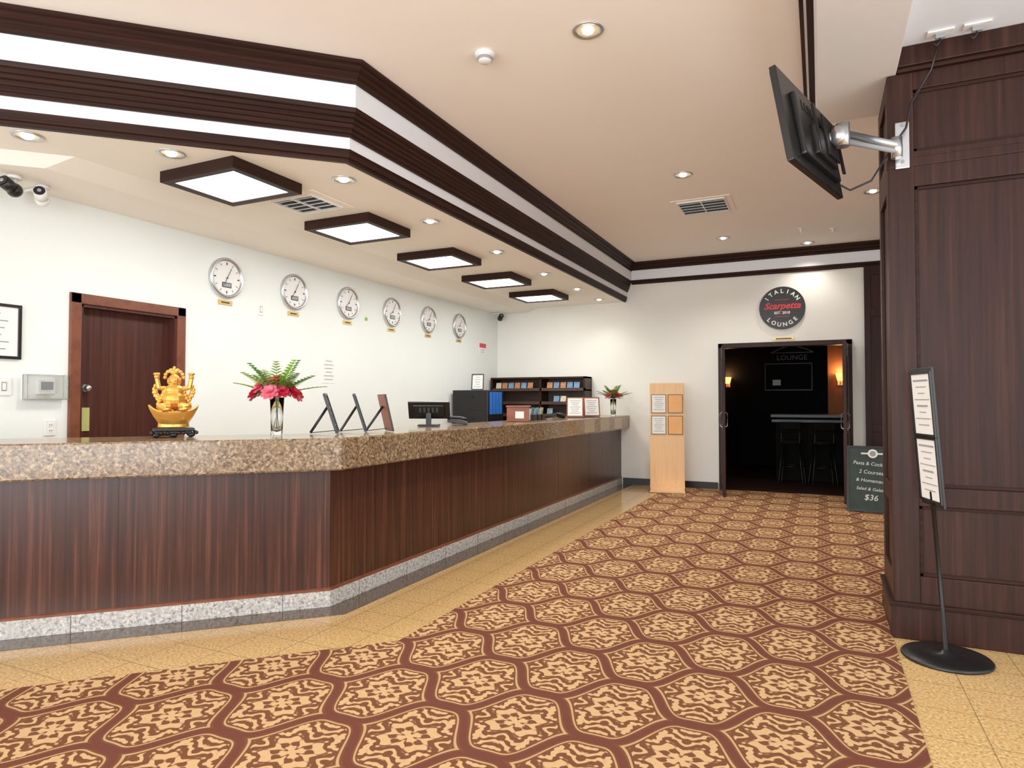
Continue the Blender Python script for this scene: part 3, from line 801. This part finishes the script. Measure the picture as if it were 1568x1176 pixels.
ob = b.done(); ob.location.x -= .55
def stool(x, y, ang):
    b = B('bar_stool'); mt = T(x, y, 0) @ RZ(ang)
    b.cyl((0, 0, .70), .17, .18, .06, BLACKD, mtx=mt)
    for sx in (-1, 1):
        for sy in (-1, 1): b.tube([(sx*.12, sy*.12, .68), (sx*.19, sy*.19, .005)], .013, BLACKM, mtx=mt)
    b.tube([(.155*math.cos(a*math.pi/8)*1.15, .155*math.sin(a*math.pi/8)*1.15, .3) for a in range(17)], .008, BLACKM, mtx=mt)
    for sx in (-1, 1): b.tube([(sx*.14, .13, .7), (sx*.14, .19, 1.02)], .012, BLACKM, mtx=mt)
    b.box((0, .185, .98), (.32, .025, .12), BLACKD, bev=.008, mtx=mt); b.done()
stool(-.45, 11.95, R(175)); stool(.02, 11.9, R(190))

# round lounge sign
b = B('round_lounge_sign'); cx, cz, rr = -.517, 2.80, .325
b.cyl((cx, YF-.015, cz), rr, rr, .03, BLACK, rot=(R(90), 0, 0), seg=64)
ff = T(cx, YF-.031, cz) @ RX(R(90))
def arc(txt, rad, size, top):
    n = len(txt); step = size*.98/rad
    for i, ch in enumerate(txt):
        a = (i-(n-1)/2)*step
        if top: m_ = T(math.sin(a)*rad, 0, math.cos(a)*rad)
        else: m_ = T(math.sin(a)*rad, 0, -math.cos(a)*rad)
        b.text(ch, size, WHITE, T(cx, YF-.031, cz) @ m_ @ RY(a if top else -a) @ RX(R(90)), bold=.002)
arc('ITALIAN', .255, .085, True); arc('LOUNGE', .255, .085, False)
b.text('Scarpetta', .135, SIGNRED, ff @ T(0, .03, 0), shear=.35, bold=.003)
b.text('EST. 2018', .055, WHITE, ff @ T(0, -.075, 0), bold=.001)
for z in (.125, -.13): b.box((cx, YF-.032, cz+z), (.2, .003, .005), SIGNRED)
b.done()

# chalkboard
b = B('chalkboard_sign'); mt = T(.57, 9.25, .008) @ RZ(R(-6)) @ RX(R(-10))
b.box((0, 0, .415), (.56, .02, .81), CHALK, bev=.003, mtx=mt)
for x0, x1, z0, z1 in ((-.29, .29, .80, .825), (-.29, .29, .005, .03), (-.29, -.265, .03, .8), (.265, .29, .03, .8)): b.b2((x0, -.015, z0), (x1, .012, z1), BLACKM, mtx=mt)
for i, (tx, s) in enumerate((('Pasta & Cocktail', .06), ('2 Courses', .065), ('& Homemade', .06), ('Salad & Gelato', .055), ('$36', .10))):
    b.text(tx, s, CHALKW, mt @ T(-.02, -.0125, .60-.105*i) @ RX(R(90)) @ RZ(R(-4)), shear=.15)
b.cyl((.0, -.014, .73), .055, .055, .006, PAPER, rot=(R(90), 0, 0), mtx=mt); b.cyl((.0, -.018, .73), .035, .035, .004, INKG, rot=(R(90), 0, 0), mtx=mt)
b.box((.02, -.013, .73), (.3, .003, .02), CHALKW, mtx=mt)
for sx in (-1, 1): b.tube([mt @ Vector((sx*.26, .012, .78)), (.57+sx*.26, 9.62, .012)], .012, BLACKM)
b.done()

# ------------------------------------------------------------------ TV on bracket
b = B('wall_mounted_television')
wd = Vector((.284, .959, 0)).normalized()
ang = math.atan2(wd.y, wd.x)
mt = T(-.045, 3.97, 2.865) @ RZ(ang) @ RX(R(-10))   # local -Y = back side toward +X
W_, H_ = .86, .52
b.box((0, .0, 0), (W_, .035, H_), BLACK, bev=.006, mtx=mt)
b.box((0, .02, 0), (W_-.03, .004, H_-.04), INK, mtx=mt)
b.box((.02, -.03, -.02), (W_*.72, .035, H_*.68), BLACK, bev=.012, mtx=mt)
b.box((.05, -.055, -.07), (W_*.4, .03, H_*.32), BLACKM, bev=.01, mtx=mt)
for k in range(7): b.box((-.2+.05*k, -.049, .1), (.03, .003, .05), BLACKM, mtx=mt)
b.box((.14, -.075, .0), (.2, .012, .24), BLACKM, bev=.003, mtx=mt)
for sx in (-.06, .34): b.box((sx, -.066, .0), (.03, .014, .3), BLACKM, bev=.002, mtx=mt)
j = mt @ Vector((.14, -.12, 0))
b.sph(j, .05, SILVER, (1, 1, 1.2)); b.tube([mt @ Vector((.14, -.07, 0)), j], .035, SILVER, 16)
b.cyl((j.x+.02, j.y, j.z), .035, .035, .13, SILVER)
p2 = Vector((.42, 4.41, 2.90))
b.tube([j+Vector((.02, 0, .01)), p2], .022, SILVER, 12)
b.tube([j+Vector((.02, 0, -.035)), p2+Vector((0, 0, -.035))], .014, GREYP, 12)
b.cyl(p2-Vector((0, 0, .015)), .03, .03, .12, SILVER)
b.box((.435, 4.455, 2.90), (.035, .08, .1), SILVER, bev=.005)
b.box((.455, 4.486, 2.92), (.075, .016, .28), SILVER, bev=.007)
for dz in (-.1, .12): b.cyl((.455, 4.476, 2.92+dz), .01, .01, .01, GREYP, rot=(R(90), 0, 0))
k0 = mt @ Vector((.36, -.03, -.2))
b.tube([k0, k0+Vector((.05, -.01, -.04)), k0+Vector((.16, -.01, .0)), (.36, 4.4, 2.83), (.42, 4.42, 2.93), (.47, 4.42, 3.0), (.5, 4.44, 3.15), (.6, 4.42, 3.32), (.637, 4.37, 3.46)], .006, BLACK)
b.done()

# ------------------------------------------------------------------ floor sign stand
b = B('floor_sign_stand'); X0, Y0 = .60, 4.235
b.lathe([(.0005, .001), (.212, .001), (.215, .01), (.206, .02), (.12, .026), (.03, .034), (.02, .05), (.0005, .05)], BLACK, T(X0, Y0, 0), 56)
top = Vector((X0-.055, Y0, .90)); b.tube([(X0, Y0, .04), top], .011, BLACKM, 12)
d = Vector((-.26, .966, 0))
mt = T(X0-.075, Y0, 1.20) @ RZ(math.atan2(-d.y, -d.x)) @ RX(R(4))
w, h = .235, .73
b.box((0, .004, 0), (w+.03, .012, h+.03), BLACK, bev=.003, mtx=mt)
for cz in (.18, -.18):
    for x0, x1, z0, z1 in ((-w/2-.01, w/2+.01, cz+.165, cz+.178), (-w/2-.01, w/2+.01, cz-.178, cz-.165), (-w/2-.012, -w/2+.002, cz-.178, cz+.178), (w/2-.002, w/2+.012, cz-.178, cz+.178)):
        b.b2((x0, -.012, z0), (x1, .0, z1), BLACK, mtx=mt)
    b.box((0, -.004, cz), (w-.01, .006, .33), PAPER, mtx=mt)
    for i in range(8): b.box((0, -.008, cz+.13-.035*i), (.18-.05*(i % 3), .002, .010 if i in (0, 4) else .005), INKG, mtx=mt)
b.box((0, .015, -.3), (.05, .03, .16), BLACKM, bev=.004, mtx=mt)
b.done()

# ------------------------------------------------------------------ lights / world
w = bpy.data.worlds.new('world'); scene.world = w; w.use_nodes = True
bg = w.node_tree.nodes['Background']; bg.inputs[0].default_value = (.93, .97, 1, 1); bg.inputs[1].default_value = 1.35
area('daylight_fill_rear', (-1.5, -3.6, 1.7), 6.5, 2.8, 330, (.95, .98, 1), (R(110), 0, 0))  # added daylight lamp behind camera, no window built; tilted up to brighten the ceiling
area('daylight_fill_side', (3.1, .8, 1.7), 4.5, 2.6, 90, (.97, .99, 1), (R(104), 0, R(90)))  # added fill lamp on the open right side, no window built there

scene.view_settings.view_transform = 'Standard'
scene.view_settings.exposure = 0
scene.view_settings.gamma = 1.1
cam = bpy.data.cameras.new('camera'); co = bpy.data.objects.new('camera', cam); COL.objects.link(co)
cam.sensor_width = 36; cam.lens = 22.96; co.location = (0, 0, 1.4)
co.rotation_euler = (R(91.43), 0, R(25.3)); cam.clip_start = .05
scene.camera = co
